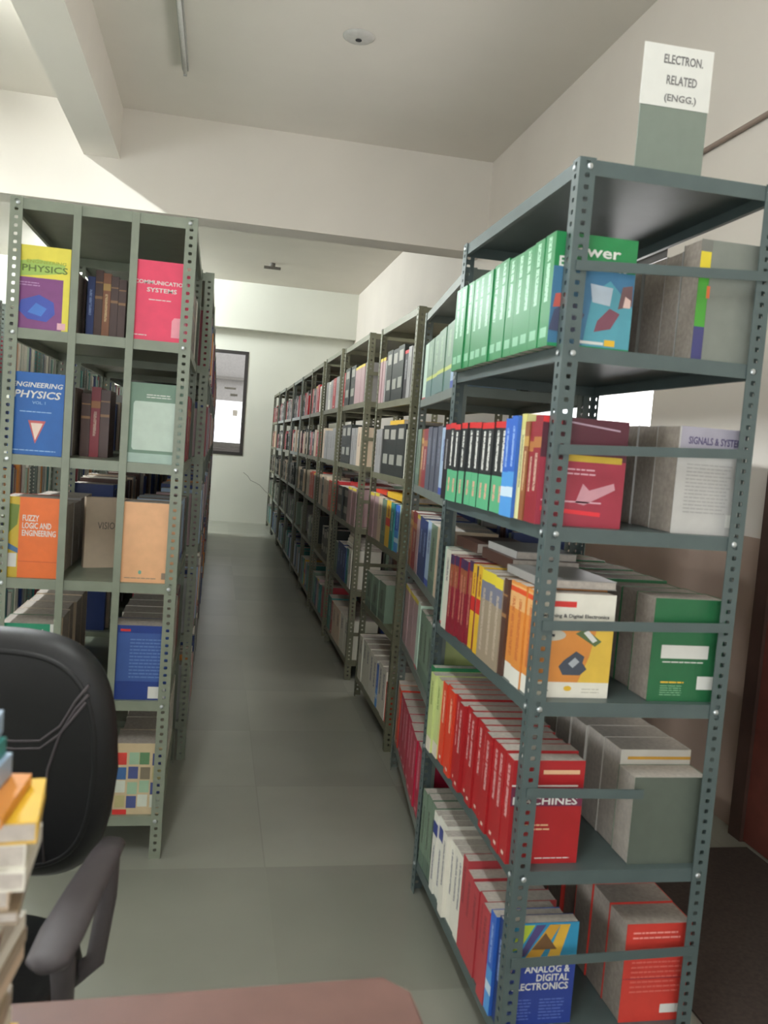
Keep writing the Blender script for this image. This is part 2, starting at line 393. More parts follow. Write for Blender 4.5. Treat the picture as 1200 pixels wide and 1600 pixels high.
def lines(bk, u0, u1, v0, v1, n, m, name='small_print', th=.35):
    b = None; d, w_, h, s = bk['_d'], bk['_w'], bk['_h'], bk['_s']
    if s < 0: M = Matrix(((d, 0, 0, -d/2), (0, 0, -1, -w_/2-.0005), (0, h, 0, 0), (0, 0, 0, 1)))
    else: M = Matrix(((-d, 0, 0, d/2), (0, 0, 1, w_/2+.0005), (0, h, 0, 0), (0, 0, 0, 1)))
    b = MB(); R = random.Random(n)
    for i in range(n):
        v = v1-(i+1)*(v1-v0)/n; hh = (v1-v0)/n*th; u = u0
        end = u1-R.random()*.15*(u1-u0)
        while u < end:
            l = (.04+.08*R.random()); e2 = min(u+l, end); b.prism(rect(u, e2, v, v+hh), M, .0002, m); u = e2+.012
    return b.build(name, bk)

ORD = ['nearest', 'second', 'third', 'fourth', 'fifth', 'sixth', 'seventh', 'eighth', 'ninth', 'tenth', 'eleventh', 'twelfth', 'thirteenth', 'fourteenth',
       'fifteenth', 'sixteenth', 'seventeenth', 'eighteenth', 'nineteenth', 'twentieth', 'twenty-first', 'twenty-second', 'twenty-third', 'twenty-fourth', 'twenty-fifth', 'twenty-sixth']
def P(name, rgb, bands=(), text=(), rough=.4): return spine_mat(name, rgb, bands, text, rough)
W_ = (232, 232, 224); D_ = (40, 40, 45)
T = {
 'slate': ('dark slate textbook', (78, 82, 96), [], [(.4, .85, (120, 124, 140))]),
  # type: (description, cover material, spine material, depth, height, page)
 'green': ('bright green textbook', (32, 126, 70), [(.08, .17, (130, 185, 150), 1)], [(.76, .97, (176, 220, 190)), (.4, .74, (176, 220, 190))]),
 'blackgreen': ('black and green textbook', (38, 42, 42), [(0, .4, (90, 170, 125)), (.93, 1, (205, 45, 45))], [(.45, .9, W_), (.12, .3, (230, 160, 140))]),
 'black': ('black textbook', (36, 34, 38), [(.93, 1, (190, 45, 50))], [(.4, .8, (150, 150, 150))]),
 'blue': ('bright blue textbook', (50, 100, 190), [(0, .45, (80, 150, 215)), (.2, .3, (200, 220, 235))], [(.5, .9, (150, 180, 225))]),
 'paleyellow': ('pale yellow textbook', (215, 212, 150), [(.85, 1, (205, 200, 120))], [(.3, .8, (130, 130, 90))]),
 'maroon': ('maroon textbook', (140, 38, 48), [(.7, .8, (170, 110, 60))], [(.3, .65, (200, 170, 150))]),
 'brown': ('brown textbook', (142, 88, 52), [(.75, .85, (190, 150, 80))], [(.3, .7, (220, 190, 140))]),
 'mint': ('pale mint textbook', (186, 208, 190), [(0, .03, (200, 60, 80))], []),
 'offwhite': ('off-white textbook', (214, 212, 196), [], [(.6, .9, (120, 120, 120))]),
 'darkred': ('dark red textbook', (134, 32, 46), [(.88, 1, (70, 50, 84)), (.6, .88, (150, 84, 56))], [(.2, .8, (200, 130, 110))]),
 'yellow': ('yellow textbook', (222, 178, 48), [(.45, .62, (205, 50, 45))], [(.65, .9, (150, 60, 40))]),
 'tan': ('tan textbook with yellow top', (158, 142, 120), [(.88, 1, (226, 205, 60)), (.68, .88, (120, 122, 138))], [(.1, .8, (190, 175, 155))]),
 'orange': ('orange textbook with white foot', (214, 138, 62), [(0, .17, (225, 222, 210)), (.74, .97, (222, 170, 110)), (.9, .95, (215, 80, 40))], [(.25, .85, (190, 100, 50))]),
 'redtext': ('red textbook with white title', (168, 32, 36), [(.05, .085, (226, 190, 175), 2)], [(.72, .93, (214, 160, 158)), (.42, .7, (214, 160, 158))]),
 'redorange': ('orange-red textbook', (214, 66, 40), [], [(.5, .9, (240, 190, 160)), (.05, .09, W_)]),
 'greenpale': ('pale green textbook', (190, 202, 132), [(0, .18, (218, 208, 190))], [(.6, .9, (120, 140, 70))]),
 'greendark': ('dark green textbook', (30, 120, 74), [], [(.4, .9, (190, 220, 190))]),
 'greygreen': ('grey-green textbook', (112, 132, 112), [(.0, .2, (90, 110, 95))], [(.3, .8, (60, 70, 60))]),
 'whiteblue': ('white textbook with blue patch', (222, 220, 208), [(.72, .88, (45, 60, 130))], [(.15, .6, (80, 80, 110))]),
 'pinkred': ('dusty red textbook', (176, 62, 68), [], [(.5, .9, (130, 40, 48))]),
 'crimson': ('crimson textbook with pale title', (176, 30, 62), [(.04, .08, (220, 180, 180), 2)], [(.35, .92, (218, 140, 155))]),
 'navy': ('navy blue textbook', (36, 56, 110), [], [(.4, .8, (140, 160, 200))]),
 'mauve': ('mauve textbook', (172, 142, 142), [(.93, 1, (214, 194, 70))], []),
 'grey': ('grey textbook', (150, 148, 144), [], [(.4, .8, (110, 108, 104))]),
 'teal': ('teal textbook', (50, 130, 124), [], [(.4, .8, (160, 200, 195))]),
 'blackbound': ('black volume with grey labels', (34, 40, 36), [(.22, .42, (150, 150, 138), 1), (.72, .92, (160, 158, 146), 1)], []),
 'beige': ('beige textbook', (206, 186, 160), [], [(.5, .85, (150, 120, 100))]),
 'paleblue': ('pale blue textbook', (160, 182, 205), [(0, .1, (60, 80, 160))], [(.5, .85, (90, 100, 150))]),
 'darkbrown': ('dark brown bound volume', (78, 52, 42), [(.6, .64, (150, 110, 70)), (.82, .84, (150, 110, 70))], []),
 'white': ('white book', (226, 222, 208), [], [(.35, .9, (110, 110, 120))]),
 'teal2': ('glossy green and teal textbook', (118, 146, 126), [(0, .3, (84, 118, 116)), (.3, .36, (190, 200, 100))], [(.5, .9, (150, 180, 150))]),
}
def tm(key):
    dsc, rgb, bands, tx = T[key]
    return P(key, rgb, bands, tx, .33 if key in ('green', 'teal2') else .42)
def cm_of(key): return mat('cover_'+key, T[key][1], .4, var=.04)
def row(xs, y0, y1, z, spec, where, group, side=-1, d=.18, hard=False, jit=.006, page=None, extra=None, cap=None, M=None, order='near', jx=.008, parts=True):
    """spec near-to-far: (key, count, height). thickness fills y0..y1"""
    out = []; n = sum(s[1] for s in spec); tot = sum(s[1]*(s[3] if len(s) > 3 else 1) for s in spec)
    unit = (y1-y0)/tot; y = y0; k = 0
    for s in spec:
        key, cnt, h = s[:3]; wgt = s[3] if len(s) > 3 else 1
        for c in range(cnt):
            w = unit*wgt; dx = random.uniform(-jx, jx)
            lab = '%s, %s from near end, %s' % (T[key][0], ORD[k] if k else 'first', where)
            kk = book(xs+dx, y+.0004, z+.0003, w-.0008, d+random.uniform(-jit, jit), h+random.uniform(-.004, .004), cm_of(key), lab, group, side, page=page or M_page, spm=tm(key), parts=parts)
            out.append(kk); y += w; k += 1
    return out

# ---- rack 1 (nearest, right)
G = .4; z6 = .1153
L1 = [z6+G*k for k in range(6)]
rack(.7269, 1.2161, 1.7823, 2.6699, L1, 2.118, M_r1, 'tall grey-blue steel rack nearest on the right, sign standing on top',
     rails=[(L1[4]+.172, L1[4]+.20), (L1[3]+.172, L1[3]+.195), (L1[2]+.177, L1[2]+.187), (L1[1]+.19, L1[1]+.186, .3), (L1[0]+.183, L1[0]+.196)], bolts=True)
RY0, RY1 = 1.80, 2.655
g = 'books in the nearest right rack'
def wr(lv): return '%s shelf of nearest right rack' % lv
SX = .712
A = row(SX-.006, 1.8225, 2.628, L1[4], [('green', 13, .25)], wr('top book'), g, d=.2, jx=.003)
RYA, RYB = 1.8225, 2.628
B = row(SX, RYA, RYB, L1[3], [('maroon', 1, .248, .8), ('maroon', 1, .235, .6), ('brown', 1, .23, .5), ('paleyellow', 1, .248, .6), ('blue', 2, .245, .75), ('blackgreen', 9, .235, 1), ('black', 1, .235, 1)], wr('second book'), g, d=.21)
C = row(SX+.02, RYA, RYB, L1[2], [('orange', 3, .245), ('darkbrown', 1, .24, .5), ('tan', 3, .24), ('yellow', 1, .24, .7), ('darkred', 1, .235, .5), ('yellow', 1, .235, .6), ('darkred', 5, .24, .7), ('offwhite', 1, .25), ('mint', 1, .25)], wr('third book'), g, d=.2)
D = row(SX+.01, RYA, RYB, L1[1], [('redtext', 10, .25), ('redorange', 3, .25), ('greenpale', 2, .25), ('greendark', 1, .26, .8)], wr('fourth book'), g, d=.18)
E_ = row(SX+.015, RYA, RYB, L1[0], [('navy', 1, .25, .7), ('blue', 1, .25, .7), ('pinkred', 4, .235, 1), ('pinkred', 1, .26, .8), ('white', 4, .24, .8), ('whiteblue', 3, .25, .8), ('greygreen', 3, .25)], wr('bottom'), g, d=.18)
# covers facing the viewer
def col(name, rgb, rough=.45): return mat(name, rgb, rough, var=.05)
k = A[0]; k['label'] = 'green and blue Power Electronics textbook, cover forward on top shelf of nearest right rack'
k.data.materials.clear()
for m_ in (tm('green'), col('power_green', (30, 140, 84))): k.data.materials.append(m_)
prt(k, rect(0, 1, 0, .03), col('power_green', (30, 140, 84)))
prt(k, rect(0, 1, .03, .70), col('cover_photo_blue', (62, 112, 145)))
prt(k, [(.42, .03), (1, .03), (1, .4), (.7, .62), (.5, .5)], col('cover_photo_teal', (80, 150, 165)), lift=.0005)
prt(k, [(.5, .42), (.72, .40), (.74, .56), (.46, .58)], col('cover_photo_pale', (175, 188, 200)), lift=.0008)
prt(k, [(.03, .34), (.2, .36), (.2, .48), (.05, .46)], col('cover_photo_red', (190, 90, 80)), lift=.0008)
prt(k, [(.0, .14), (.3, .12), (.42, .3), (.25, .42), (.05, .32)], col('cover_photo_dark', (70, 75, 100)), lift=.0008)
prt(k, [(.55, .16), (.75, .2), (.85, .34), (.72, .38), (.58, .26)], col('cover_photo_maroon', (120, 70, 85)), lift=.001)
prt(k, [(.82, .38), (.99, .42), (.98, .6), (.86, .58)], col('cover_photo_brown', (110, 82, 84)), lift=.0008)
prt(k, [(.88, .4), (.97, .4), (.97, .47), (.9, .5)], col('cover_photo_pink', (220, 190, 180)), lift=.0011)
prt(k, rect(.36, .68, .05, .075), M_white, lift=.0008); prt(k, rect(.69, .82, .045, .1), col('cover_yellow', (205, 200, 70)), lift=.0008)
txt(k, 'Power', .12, .8, .81, .91, M_white, True); txt(k, 'Electronics', .06, .9, .70, .79, M_white, True)
k = B[0]; k['label'] = 'maroon textbook with rocket picture, cover forward on second shelf of nearest right rack'
M_mar = col('maroon_cover_dark', (82, 32, 46)); prt(k, rect(0, 1, .62, 1), M_mar); prt(k, rect(0, 1, 0, .62), col('maroon_cover', (158, 48, 66)), lift=.0002)
prt(k, [(.0, .94), (.22, .93), (.22, .99), (0, .995)], col('red_flash', (215, 50, 55)), lift=.0005)
prt(k, [(.25, .955), (.9, .90), (.9, .915), (.25, .97)], col('pale_mauve', (175, 150, 165)), lift=.0005)
prt(k, rect(.3, .95, .60, .66), col('gold_title', (190, 160, 50)), lift=.0005)
lines(k, .3, .7, .48, .56, 2, col('pale_pink', (220, 170, 180)))
prt(k, [(.45, .22), (.55, .2), (.9, .36), (.88, .42), (.6, .34), (.52, .4)], col('pale_plume', (205, 150, 160)), lift=.0006)
prt(k, rect(.05, .75, .22, .235), col('pale_pink', (220, 170, 180)), lift=.0006); prt(k, [(.05, .13), (.75, .1), (.75, .14), (.05, .17)], col('red_strip', (225, 50, 60)), lift=.0006)
k = C[0]; k['label'] = 'white and orange digital electronics textbook, cover forward on third shelf of nearest right rack'
prt(k, rect(0, 1, 0, 1), col('cover_white', (205, 202, 196))); prt(k, rect(0, 1, .15, .72), col('cover_orange', (222, 150, 62)), lift=.0004)
prt(k, [(.6, .15), (1, .15), (1, .72), (.8, .72), (.72, .4)], col('cover_yellow_orange', (222, 184, 70)), lift=.0006)
prt(k, rect(0, 1, .70, .725), col('cover_red', (205, 50, 45)), lift=.0007)
prt(k, rect(.2, .5, .87, .925), col('cover_red', (205, 50, 45)), lift=.0007)
txt(k, 'Switching & Digital Electronics', .06, .93, .76, .805, M_black, True)
prt(k, ell(.22, .6, .18, .055), col('chip_grey', (190, 186, 170)), lift=.0008); prt(k, rect(.14, .26, .585, .61), M_black, lift=.0011)
prt(k, [(.52, .62), (.64, .67), (.86, .55), (.78, .50)], col('chip_green', (90, 110, 70)), lift=.0009); prt(k, [(.62, .63), (.68, .655), (.8, .56), (.75, .535)], M_white, lift=.0012)
prt(k, [(.34, .3), (.4, .36), (.55, .45), (.66, .4), (.64, .34), (.7, .28), (.62, .22), (.4, .22)], col('chip_dark', (70, 76, 88)), lift=.0009)
prt(k, [(.46, .33), (.52, .29), (.6, .35), (.54, .39)], col('chip_light', (170, 175, 180)), lift=.0012)
prt(k, ell(.48, .09, .05, .025), col('cover_yellow', (205, 200, 70)), lift=.0008); lines(k, .04, .24, .06, .12, 2, M_black); lines(k, .66, .92, .05, .11, 2, col('chip_grey', (190, 186, 170)))
k = D[0]; k['label'] = 'red textbook reading MACHINES, cover forward on fourth shelf of nearest right rack'
prt(k, rect(0, 1, .56, .74), col('machines_band', (110, 40, 66))); txt(k, 'MACHINES', .03, .93, .575, .65, M_white, True)
prt(k, rect(.42, .93, .87, .91), col('cream', (225, 180, 140)), lift=.0006); prt(k, rect(0, .92, .75, .765), M_white, lift=.0006)
lines(k, .2, .62, .33, .41, 2, col('cream', (225, 180, 140))); lines(k, .4, .9, .05, .075, 1, M_white)
k = E_[0]; k['label'] = 'blue ANALOG & DIGITAL ELECTRONICS textbook, cover forward on bottom shelf of nearest right rack'
prt(k, rect(0, 1, 0, 1), col('ade_blue', (40, 62, 140))); prt(k, rect(0, 1, .62, 1), col('ade_sky', (48, 138, 176)), lift=.0004)
prt(k, [(.22, .98), (.4, .98), (.22, .75), (.08, .72)], col('lime', (180, 200, 60)), lift=.0007)
prt(k, [(.42, .98), (.55, .98), (.3, .68), (.2, .66)], col('violet', (80, 70, 120)), lift=.0007)
prt(k, [(.6, .98), (.75, .98), (.5, .66), (.3, .66)], col('ochre', (200, 150, 50)), lift=.0007)
prt(k, [(.75, .98), (.88, .98), (.75, .62), (.58, .62)], col('amber', (215, 170, 60)), lift=.0007)
prt(k, [(.38, .74), (.55, .9), (.72, .74)], col('brown_shape', (110, 80, 50)), lift=.001); prt(k, ell(.08, .56, .07, .07), col('pale_mauve', (175, 150, 165)), lift=.0007)
txt(k, 'ANALOG &\nDIGITAL\nELECTRONICS', .16, .93, .34, .58, M_white, True, align='RIGHT')
lines(k, .1, .45, .05, .27, 7, col('ade_pale', (90, 110, 180))); lines(k, .55, .9, .05, .27, 7, col('ade_pale', (90, 110, 180)))
# wall side of rack 1: spines towards the wall
T.update({
 'greybox': ('grey bound volume', (112, 112, 106), [], []),
 'palecover': ('pale grey textbook', (186, 184, 180), [], []),
 'greenback': ('green-backed textbook', (34, 100, 60), [], []),
 'whitepaper': ('white paperback', (200, 196, 186), [], []),
 'redback': ('red-backed textbook', (200, 62, 52), [], []),
})
BX = 1.212
A2 = row(BX, RY0+.01, RY1, L1[4], [('greybox', 1, .272, 1), ('grey', 1, .262, 1), ('greybox', 3, .262, 1.4), ('grey', 4, .25, 1.2)], 'wall side, top shelf of nearest right rack', g, 1, .165, page=M_page2, jx=.001)
B2 = row(BX, RY0+.01, RY1, L1[3], [('palecover', 8, .252)], 'wall side, second shelf of nearest right rack', g, 1, .165, page=M_page2, jx=.001)
C2 = row(BX, RY0+.01, RY1, L1[2], [('greenback', 9, .243)], 'wall side, third shelf of nearest right rack', g, 1, .18, page=M_page2, jx=.001)
D2 = row(BX, RY0+.01, RY1, L1[1], [('greygreen', 1, .215, .9), ('whitepaper', 8, .25)], 'wall side, fourth shelf of nearest right rack', g, 1, .195, page=M_page, jx=.001)
E2 = row(BX, RY0+.01, RY1, L1[0], [('redback', 9, .252)], 'wall side, bottom shelf of nearest right rack', g, 1, .17, page=M_page2, jx=.001)
k = A2[0]; k['label'] = 'grey book with yellow, green and blue edge strip, top shelf of nearest right rack'
prt(k, rect(-.0, .16, .72, .9), col('strip_yellow', (215, 195, 50))); prt(k, rect(0, .16, .28, .72), col('strip_green', (70, 150, 50))); prt(k, rect(0, .16, .0, .28), col('strip_blue', (62, 62, 112)))
prt(k, rect(.14, .19, .52, .62), col('strip_orange', (220, 110, 60)), lift=.0006)
prt(k, rect(.17, 1, 0, 1), col('grey_card', (122, 126, 118)))
k = B2[0]; k['label'] = 'pale Signals & Systems textbook, cover forward on wall side of nearest right rack'
prt(k, rect(.02, 1, .8, 1), col('sig_lilac', (160, 156, 168))); txt(k, 'SIGNALS & SYSTEMS', .14, .99, .84, .91, col('sig_ink', (70, 60, 100)), True)
lines(k, .15, .85, .2, .68, 14, col('sig_grey', (165, 163, 160))); prt(k, rect(.82, .99, .08, .2), M_white, lift=.0006)
k = C2[0]; k['label'] = 'green back cover with white label, cover forward on third shelf of nearest right rack'
prt(k, rect(.14, .8, .42, .55), M_white); lines(k, .17, .75, .38, .41, 1, M_white); lines(k, .17, .5, .18, .22, 1, col('cover_yellow', (205, 200, 70))); lines(k, .17, .5, .06, .17, 5, col('pale_green', (130, 180, 140)))
prt(k, rect(.68, .95, .12, .25), M_white)
k = D2[0]; k['label'] = 'plain grey-green card cover pushed forward on fourth shelf of nearest right rack'
prt(k, rect(0, 1, 0, 1), col('green_card', (86, 94, 84)))
k = D2[1]; k['label'] = 'white paperback with thin ochre line behind the grey-green cover, nearest right rack'
prt(k, rect(.1, 1, .9, .93), col('ochre', (200, 150, 50)))
k = E2[0]; k['label'] = 'red back cover facing forward on wall side of nearest right rack bottom shelf'
lines(k, .1, .9, .85, .95, 2, col('pale_red', (235, 150, 140))); lines(k, .12, .9, .3, .65, 7, col('pale_red2', (212, 100, 90))); prt(k, rect(.62, .92, .08, .17), M_white)
prt(k, rect(0, 1, .44, .445), col('machines_band', (110, 40, 66)))

# books lying flat on top of the standing ones
def flat(x0, x1, y0, y1, z, t, key, label, group='books lying flat', rz=0):
    b = MB(); m = cm_of(key); cx, cy = (x0+x1)/2, (y0+y1)/2; hx_, hy_ = (x1-x0)/2, (y1-y0)/2
    b.box(-hx_, hx_, -hy_, hy_, 0, .0015, m); b.box(-hx_, hx_, -hy_, hy_, t-.0015, t, m); b.box(-hx_, -hx_+.0015, -hy_, hy_, .0015, t-.0015, m)
    o = b.build('book'); o.location = (cx, cy, z); o.rotation_euler = (0, 0, rz); tag(o, label, 'book', group)
    MB().box(-hx_+.0017, hx_-.002, -hy_+.002, hy_-.002, .0017, t-.0017, M_page).build('pages', o)
    return o
flat(.76, .95, 1.86, 2.1, L1[2]+.25, .02, 'grey', 'grey book lying flat on the third shelf row, nearest right rack')
flat(.78, .97, 2.12, 2.38, L1[2]+.25, .03, 'darkbrown', 'dark brown book lying flat on the third shelf row, nearest right rack')
flat(.79, .96, 2.12, 2.36, L1[2]+.281, .02, 'grey', 'grey book lying flat on the dark brown book, nearest right rack')
flat(.77, .95, 2.40, 2.62, L1[2]+.256, .03, 'darkbrown', 'dark book lying flat at the far end of the third shelf row')

# sign on top
sg = empty('shelf_sign', (1.02, 1.95, 2.1153+.0005), -.03); tag(sg, 'white paper sign on a bent grey metal plate on top of nearest right rack', 'sign')
M_sg = mat('sign_metal', (124, 134, 124), .3, metal=.2, var=.03)
b = MB(); b.box(-.086, .086, -.0015, .0015, .0, .345, M_sg); b.box(-.086, .086, .0015, .11, 0, .003, M_sg); b.build('plate', sg)
MB().box(-.09, .088, -.003, -.0017, .205, .347, M_white).build('paper', sg)
for t_, z_, wd in (('ELECTRON.', .315, .1), ('RELATED', .268, .078), ('(ENGG.)', .225, .082)):
    o = bpy.data.objects.new('lettering', text_mesh(t_, wd, .021, mat('faded_ink', (120, 118, 116), .7), bold=True)); COL.objects.link(o); o.parent = sg; o.location = (.012, -.0035, z_); o.rotation_euler = (PI/2, 0, 0)

# ---- racks 2..11 of the right row
def lv(top, gap=.4, n=6): return [top-.003-gap*k for k in range(n)][::-1]
spec = [(.755, 1.205, 2.727, 3.747, 2.065, M_r2), (.88, 1.33, 3.93, 4.86, 2.13, M_r3), (.868, 1.33, 5.17, 6.2, 2.15, M_r3), (.868, 1.33, 6.36, 7.3, 2.17, M_r3),
        (.872, 1.33, 7.5, 8.42, 2.17, M_r3), (.885, 1.34, 8.5, 9.45, 2.17, M_r3), (.885, 1.34, 9.55, 10.6, 2.17, M_r2), (.885, 1.34, 10.7, 11.8, 2.17, M_r3), (.885, 1.34, 11.95, 13.1, 2.18, M_r2), (.89, 1.34, 13.3, 14.45, 2.19, M_r3)]
RK = []; RZ2 = -.113
def turn(o, px, py, a):
    l = o.location; dx, dy = l.x-px, l.y-py
    o.location = (px+dx*math.cos(a)-dy*math.sin(a), py+dx*math.sin(a)+dy*math.cos(a), l.z); o.rotation_euler.z += a
for i, (x0, x1, y0, y1, top, m) in enumerate(spec):
    col_n = {M_r2.name: 'grey-green', M_r3.name: 'olive'}[m.name]
    L = {0: [.155, .61, .955, 1.31, 1.683, 2.062], 1: [.12, .565, .955, 1.32, 1.71, 2.127]}.get(i) or [.12, .56, .95, 1.335, 1.735, top-.003]; RK.append(L)
    rack(x0, x1, y0, y1, L, top, m, '%s steel rack, %s in the right-hand row counted from the front' % (col_n, ORD[i+1]), rails=[z+.17 for z in L[:5]] if i in (1, 2) else (), rz=RZ2 if i == 0 else 0)
def fill(ri, lev, sp, y0f=0, y1f=1, d=.19, group=None, **kw):
    x0, x1, y0, y1, top, m = spec[ri]; L = RK[ri]
    lname = ['bottom', 'fifth', 'fourth', 'third', 'second'][lev] if False else ['bottom', 'fourth', 'third', 'second', 'top book'][lev]
    a = y0+.03+(y1-y0-.06)*y0f; b = y0+.03+(y1-y0-.06)*y1f
    out = row(x0+.006, a, b, L[lev], sp, '%s shelf of %s right-hand rack' % (lname, ORD[ri+1]), group or 'books in the %s right-hand rack' % ORD[ri+1], d=d, jx=.004, **kw)
    if ri == 0:
        for o in out: turn(o, x0, y0, RZ2)
    return out
# second
fill(0, 4, [('paleblue', 1, .25, .8), ('teal2', 4, .24), ('mint', 1, .24, .8)], d=.2)
fill(0, 3, [('redorange', 1, .12, .8), ('paleblue', 1, .24), ('slate', 3, .245, .9), ('maroon', 1, .245), ('brown', 1, .24, .8), ('greygreen', 1, .245, 1)])
fill(0, 2, [('beige', 1, .245), ('greygreen', 1, .24), ('paleblue', 1, .24, .8), ('navy', 2, .24, .8), ('mauve', 1, .245, .6), ('maroon', 1, .245), ('brown', 1, .24, .7)])
fill(0, 1, [('greenpale', 1, .23, .6), ('greygreen', 3, .24), ('mint', 1, .25, .7), ('mauve', 3, .25, 1.3)])
fill(0, 0, [('crimson', 8, .25), ('redorange', 1, .26, .8), ('beige', 1, .26, .7)])
# third
fill(1, 4, [('grey', 2, .245, .8), ('black', 1, .24), ('blackbound', 3, .27, 1.6), ('grey', 1, .23, .7), ('mauve', 2, .25, .8)])
fill(1, 3, [('offwhite', 1, .24, .6), ('blackbound', 3, .26, 1.6), ('grey', 2, .24, .7)], 0, .95)
fill(1, 2, [('mint', 1, .24, .6), ('blue', 1, .235, .8), ('teal', 1, .235, .7), ('yellow', 1, .24, 1), ('greygreen', 1, .24), ('beige', 1, .245), ('mauve', 2, .25)])
fill(1, 1, [('greygreen', 3, .2, 1.6)], .3, .9)
fill(1, 0, [('redorange', 1, .2, .7), ('white', 2, .245), ('blue', 1, .22, .4), ('white', 2, .24), ('offwhite', 3, .25, 1.1)])
flat(.9, 1.1, 4.15, 4.5, RK[1][3]+.2645, .022, 'yellow', 'bright yellow book lying flat on second shelf row of third right-hand rack')
flat(.9, 1.1, 4.0, 4.42, RK[1][2]+.2505, .028, 'yellow', 'yellow book lying flat on third shelf row of third right-hand rack')
flat(.9, 1.12, 4.45, 4.75, RK[1][2]+.2545, .018, 'redorange', 'red book lying flat beside the yellow one, third right-hand rack')
# fourth
fill(2, 4, [('grey', 1, .24, .7), ('mauve', 3, .24), ('blackbound', 2, .26, 1.6), ('redtext', 1, .24, .6)])
fill(2, 3, [('beige', 1, .24), ('grey', 2, .24), ('blackbound', 2, .26, 1.6)], .05, .9)
fill(2, 2, [('mauve', 2, .24), ('blackbound', 2, .22, 1.6), ('redtext', 1, .245, .7)], .1, 1)
fill(2, 1, [('white', 1, .24, .8), ('teal', 1, .23), ('navy', 3, .23), ('greygreen', 1, .22)], .05, .85)
fill(2, 0, [('offwhite', 2, .24), ('beige', 2, .235), ('redtext', 1, .23, .6), ('teal', 1, .24)])
for q in range(4):
    flat(.89+.006*q, 1.1, 5.26, 5.6, RK[2][1]+.2455+.021*q, .02, 'white', 'white paper volume lying flat, %s in its pile, fourth right-hand rack' % ['lowest', 'second', 'third', 'topmost'][q])
flat(.9, 1.12, 5.3, 5.7, RK[2][2]+.2465, .02, 'redtext', 'red book lying flat on the third shelf row of fourth right-hand rack')
pal = {4: ['blackbound', 'mauve', 'redtext', 'grey', 'white'], 3: ['blackbound', 'beige', 'redtext', 'grey'], 2: ['beige', 'blackbound', 'mauve', 'redorange'], 1: ['greygreen', 'blackbound'], 0: ['teal', 'navy', 'greygreen', 'mauve', 'paleblue']}
R = random.Random(3)
for ri in (3, 4):
    for lev_ in range(5):
        n = 5 if lev_ else 7
        if lev_ == 1: n = 3
        ks = [R.choice(pal[lev_]) for _ in range(n)]
        if lev_ == 0: ks = (['pinkred', 'teal', 'teal', 'mauve', 'navy', 'teal', 'greygreen'] if ri == 3 else ['teal', 'greygreen', 'paleblue', 'yellow', 'teal', 'navy', 'greygreen'])
        fill(ri, lev_, [(q, 1, .22+.03*R.random()) for q in ks], .05, .95 if lev_ != 1 else .5)

# ---- left row, first rack, with books shown cover forward through the barred end
LX0, LX1, LY = -.676, -.104, 2.9036
LL = [.1491+G*k for k in range(6)]
RZ = -.045
eL = rack(LX0, LX1, LY, LY+.91, LL, 2.152, M_rL, 'pale green steel rack nearest on the left with barred end', rz=0, bars=(.202, .379), bolts=True)
g = 'books in the nearest left rack'
def wl(s_, c): return '%s column, %s of nearest left rack' % (c, s_)
SH = ['bottom shelf', 'fourth shelf', 'third shelf', 'second shelf', 'top shelf']
left_r = {4: [('pinkred', 1, .26, 1), ('darkbrown', 5, .24), ('white', 2, .25, .7)], 3: [('palecover', 1, .265), ('darkbrown', 2, .24), ('maroon', 3, .245)],
          2: [('beige', 1, .265), ('grey', 3, .23), ('paleblue', 2, .24), ('darkbrown', 1, .24)], 1: [('navy', 1, .255), ('whitepaper', 4, .25), ('darkred', 2, .25)],
          0: [('beige', 1, .25, 1), ('white', 5, .245)]}
left_l = {4: [('yellow', 1, .262, 1), ('darkbrown', 4, .22)], 3: [('navy', 1, .265), ('grey', 3, .24)], 2: [('redorange', 1, .262), ('grey', 4, .23)], 1: [('greendark', 1, .25), ('beige', 4, .24)], 0: [('grey', 4, .24)]}
LR, LLB = {}, {}
for k_ in range(5):
    LR[k_] = row(LX1-.012, LY+.02, LY+.88, LL[k_], left_r[k_], wl(SH[k_], 'right'), g, 1, .178 if k_ else .15, page=M_page2, jx=.003)
    LLB[k_] = row(LX0+.02, LY+.02, LY+.75, LL[k_], left_l[k_], wl(SH[k_], 'left'), g, -1, .17, page=M_page2, jx=.003)
for k_, ks in ((4, ['navy', 'darkbrown', 'brown', 'darkbrown', 'darkbrown']), (3, ['darkbrown', 'maroon', 'darkbrown'])):
    xq = -.47
    for q_, key in enumerate(ks):
        wq = .026 if k_ == 4 else .032
        b_o = book(0, 0, LL[k_]+.0003, wq-.001, .17, .22+.008*((q_*3) % 4), cm_of(key), '%s, %s from the left, middle column, %s of nearest left rack' % (T[key][0], ORD[q_] if q_ else 'first', SH[k_]), g, -1, page=M_page2, spm=tm(key), rz0=PI/2)
        b_o.location = (xq+wq/2, LY+.32, LL[k_]+.0003); xq += wq
k = LR[4][0]; k['label'] = 'pink Communication Systems textbook, cover forward on top shelf of nearest left rack'
M_pk = col('comm_pink', (226, 62, 96)); prt(k, rect(0, 1, 0, 1), M_pk)
txt(k, 'COMMUNICATION', .04, .96, .705, .755, M_white, True); txt(k, 'SYSTEMS', .26, .78, .61, .665, M_white, True); lines(k, .3, .7, .51, .54, 1, M_white)
prt(k, [(.72, .06), (.97, .06), (.97, .27), (.93, .31), (.76, .31), (.72, .27)], col('comm_pale', (232, 150, 162)), lift=.0005); prt(k, rect(.93, 1, .86, .99), col('cream2', (235, 200, 180)), lift=.0005); lines(k, .03, .3, .06, .09, 1, M_white)
k = LR[3][0]; k['label'] = 'pale green textbook, cover forward on second shelf of nearest left rack'
prt(k, rect(0, 1, 0, 1), col('pg_dark', (104, 132, 112))); prt(k, rect(0, 1, 0, .12), col('pg_mid', (160, 182, 170)), lift=.0004)
